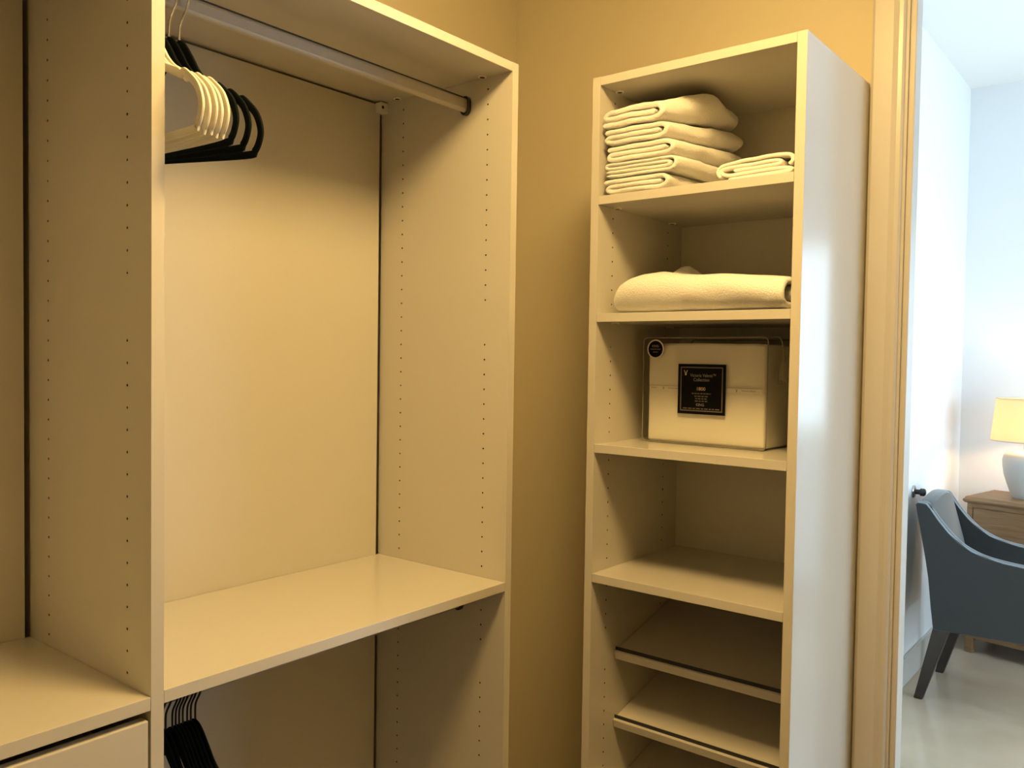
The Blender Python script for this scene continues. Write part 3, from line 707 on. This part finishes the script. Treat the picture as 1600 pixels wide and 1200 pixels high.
# side profile in (y, z): top rear corner, sloping arm, front, underside
arm = [(-0.172, 0.884), (-0.180, 0.893), (-0.215, 0.890), (-0.232, 0.872), (-0.268, 0.822), (-0.310, 0.772), (-0.356, 0.730), (-0.405, 0.702), (-0.457, 0.683), (-0.525, 0.671), (-0.600, 0.664), (-0.680, 0.662), (-0.745, 0.660)]
outline = arm + [(-0.765, 0.650), (-0.775, 0.620), (-0.770, 0.355), (-0.760, 0.345), (-0.500, 0.340), (-0.270, 0.331), (-0.259, 0.337), (-0.250, 0.420), (-0.235, 0.560), (-0.222, 0.640), (-0.195, 0.780)]
def side(x0, x1, name):
    bm = bmesh.new(); n = len(outline)
    A = [bm.verts.new((x0, y, z)) for y, z in outline]; B = [bm.verts.new((x1, y, z)) for y, z in outline]
    bm.faces.new(A); bm.faces.new(B)
    for i in range(n): bm.faces.new((A[i], A[(i+1) % n], B[(i+1) % n], B[i]))
    bmesh.ops.bevel(bm, geom=[e for e in bm.edges if abs(e.verts[0].co.x-e.verts[1].co.x) < 1e-6], offset=0.006, segments=3, profile=0.5, affect='EDGES')
    return obj(name, bm, 'upholstery', CH, True)
AT = 0.046
side(CX0, CX0+AT, 'arm'); side(CX1-AT, CX1, 'arm')
for x in (CX0+0.004, CX0+AT-0.004, CX1-AT+0.004, CX1-0.004):
    bm = bmesh.new(); tube(bm, catmull([(x, y, z+0.002) for y, z in arm[1:]], 4), 0.0042, 8); obj('welt', bm, 'welt', CH, True)
# back with a gently arched top
bm = bmesh.new(); n = 18; rows = []
for i in range(n+1):
    u = i/n; x = CX0+AT*0.6+(CX1-CX0-AT*1.2)*u; zt = 0.884+0.040*math.sin(math.pi*u)**0.8
    sec = [(-0.252, 0.345), (-0.232, 0.560), (-0.206, 0.730), (-0.174, zt-0.010), (-0.180, zt-0.002), (-0.195, zt+0.002), (-0.222, zt), (-0.236, zt-0.010), (-0.262, 0.790), (-0.292, 0.680), (-0.330, 0.500), (-0.345, 0.345)]
    rows.append([bm.verts.new((x, y-0.010*math.sin(math.pi*u)*(z > 0.6), z)) for y, z in sec])
m_ = len(rows[0])
for a, b in zip(rows, rows[1:]):
    for k in range(m_): bm.faces.new((a[k], a[(k+1) % m_], b[(k+1) % m_], b[k]))
bm.faces.new(rows[0]); bm.faces.new(rows[-1]); obj('backrest', bm, 'upholstery', CH, True)
bm = bmesh.new(); box(bm, CX0+AT-0.002, CX1-AT+0.002, -0.765, -0.30, 0.345, 0.400, bev=0.006); obj('seat_frame', bm, 'upholstery', CH)
bm = bmesh.new(); box(bm, CX0+AT+0.002, CX1-AT-0.002, -0.768, -0.325, 0.4005, 0.475, bev=0.028); obj('seat_cushion', bm, 'upholstery', CH, True)
def leg(x, yt, yb_, wt, wb):
    bm = bmesh.new(); A = []; B = []
    for sx, sy in ((-1, -1), (1, -1), (1, 1), (-1, 1)):
        A.append(bm.verts.new((x+sx*wb*0.5, yb_+sy*wb*0.5, 0.0))); B.append(bm.verts.new((x+sx*wt*0.42, yt+sy*wt*0.5, 0.345)))
    bm.faces.new(A); bm.faces.new(B)
    for k in range(4): bm.faces.new((A[k], A[(k+1) % 4], B[(k+1) % 4], B[k]))
    bmesh.ops.bevel(bm, geom=bm.edges[:], offset=0.002, segments=2, affect='EDGES')
    return obj('leg', bm, 'dark_wood', CH)
for x in (CX0+0.030, CX1-0.030): leg(x, -0.294, -0.204, 0.066, 0.036); leg(x, -0.725, -0.735, 0.055, 0.036)

CROT = math.radians(-12); cz = 0.825
DR = thing('wooden_dresser', 'weathered wooden dresser with moulded top under the table lamp', 'dresser', (3.577, -0.206, 0), None, 0)
DR.rotation_euler = (0, 0, CROT); bpy.context.view_layer.update()
DWD, DDP = 0.95, 0.37            # width along local -y, depth along local +x
def dpart(name, b, m, parent, bev=0.002):
    bm = bmesh.new(); box(bm, *b, bev=bev); return part(name, bm, m, parent)
bm = bmesh.new(); prof = [(0.012, 0), (0.004, 0.006), (0.0, 0.014), (0.002, 0.020), (0.007, 0.023), (0.009, 0.030), (0.014, 0.034)]
rings = []
for o_, z in prof:
    rings.append([bm.verts.new(p) for p in ((o_, -o_, cz-0.034+z), (DDP, -o_, cz-0.034+z), (DDP, -DWD+o_, cz-0.034+z), (o_, -DWD+o_, cz-0.034+z))])
for a, b in zip(rings, rings[1:]):
    for k in range(4): bm.faces.new((a[k], a[(k+1) % 4], b[(k+1) % 4], b[k]))
bm.faces.new(rings[0]); bm.faces.new(rings[-1]); part('dresser_top', bm, 'oak', DR)
dpart('carcass', (0.022, DDP-0.004, -DWD+0.018, -0.018, 0.08, cz-0.034), 'oak', DR)
for y0, y1, z0, z1 in ((-0.044, -0.018, 0.08, cz-0.034), (-DWD+0.018, -DWD+0.044, 0.08, cz-0.034), (-DWD+0.044, -0.044, cz-0.056, cz-0.034), (-DWD+0.044, -0.044, 0.08, 0.105)):
    dpart('face_frame', (0.016, 0.022, y0, y1, z0, z1), 'oak', DR, 0.001)
zz = cz-0.062
for k in range(3):
    d = dpart('drawer', (0.017, 0.022, -DWD+0.050, -0.050, zz-0.205, zz), 'oak', DR, 0.0015)
    for yk in (-DWD/2,):
        bm = bmesh.new(); r = lathe(bm, [(0.006, 0.0), (0.006, -0.010), (0.014, -0.016), (0.013, -0.022), (0.004, -0.024)], (0.017, yk, zz-0.10), 16, axis='X'); cap(bm, r[0]); cap(bm, r[-1]); part('knob', bm, 'nickel', d, True)
    zz -= 0.222
for x in (0.04, DDP-0.04):
    for y in (-0.045, -DWD+0.045): dpart('leg', (x-0.022, x+0.018, y-0.02, y+0.02, 0, 0.08), 'oak', DR)

LP = thing('table_lamp', 'table lamp with white ceramic base and glowing linen shade', 'lamp', (3.70, -0.470, cz+0.0005))
def lpart(name, prof, m, parent, seg=48, capb=True, capt=False):
    bm = bmesh.new(); r = lathe(bm, prof, (0, 0, 0), seg)
    if capb: cap(bm, r[0])
    if capt: cap(bm, r[-1])
    return part(name, bm, m, parent, True)
lpart('lamp_base', [(0.052, 0.0), (0.056, 0.004), (0.064, 0.025), (0.082, 0.075), (0.096, 0.120), (0.103, 0.165), (0.105, 0.195), (0.101, 0.220), (0.090, 0.236), (0.060, 0.246), (0.022, 0.250), (0.016, 0.256)], 'ceramic', LP, capt=True)
nk = lpart('lamp_neck', [(0.010, 0.256), (0.010, 0.285), (0.016, 0.287), (0.016, 0.320), (0.010, 0.322)], 'nickel', LP, 20, capt=True)
bm = bmesh.new(); lathe(bm, [(0.162, 0.300), (0.141, 0.518)], (0, 0, 0), 56); lathe(bm, [(0.1605, 0.300), (0.1395, 0.518)], (0, 0, 0), 56)
sh = part('lamp_shade', bm, 'shade', LP, True)
bm = bmesh.new()
for rr_, z in ((0.162, 0.300), (0.141, 0.518)):
    bm = bmesh.new(); tube(bm, [(rr_*math.cos(2*math.pi*k/48), rr_*math.sin(2*math.pi*k/48), z) for k in range(48)], 0.002, 6, closed=True); part('shade_ring', bm, 'nickel', sh)
bm = bmesh.new()
for k in range(3):
    a = 2*math.pi*k/3+0.4; tube(bm, [(0.010*math.cos(a), 0.010*math.sin(a), 0.321), (0.155*math.cos(a), 0.155*math.sin(a), 0.330)], 0.0015, 6)
part('shade_spider', bm, 'nickel', sh)
bm = bmesh.new(); bmesh.ops.create_uvsphere(bm, u_segments=20, v_segments=12, radius=0.030, matrix=Matrix.Translation((0, 0, 0.372))); part('bulb', bm, 'bulb', LP, True)

DS = thing('door_stop', 'round metal wall door stop with dark bumper above the chair back', 'door stop', (2.968, YC, 0.907))
bm = bmesh.new(); r = lathe(bm, [(0.030, 0.0), (0.030, -0.004), (0.026, -0.009), (0.014, -0.011)], (0, 0, 0), 28, axis='Y'); cap(bm, r[0]); cap(bm, r[-1]); part('rosette', bm, 'nickel', DS, True)
bm = bmesh.new(); r = lathe(bm, [(0.012, -0.010), (0.012, -0.028), (0.018, -0.034), (0.018, -0.050), (0.013, -0.055)], (0, 0, 0), 24, axis='Y'); cap(bm, r[0]); cap(bm, r[-1]); part('bumper', bm, 'bumper', DS, True)

# ------------------------------------------------------------------ closet ceiling lamp (above the frame)
CL = thing('ceiling_lamp', 'round frosted flush ceiling lamp in the closet, out of view', 'lamp', (-0.53, -0.66, ZCC))
bm = bmesh.new(); r = lathe(bm, [(0.210, 0), (0.210, -0.022), (0.199, -0.026), (0.199, -0.022)], (0, 0, 0), 40); cap(bm, r[0]); cap(bm, r[-1]); part('lamp_pan', bm, 'nickel', CL, True)
bm = bmesh.new(); r = lathe(bm, [(0.190, -0.0225), (0.190, -0.045), (0.178, -0.075), (0.145, -0.100), (0.090, -0.116), (0.025, -0.122)], (0, 0, 0), 40); cap(bm, r[-1]); cap(bm, r[0]); part('lamp_dome', bm, 'globe', CL, True)
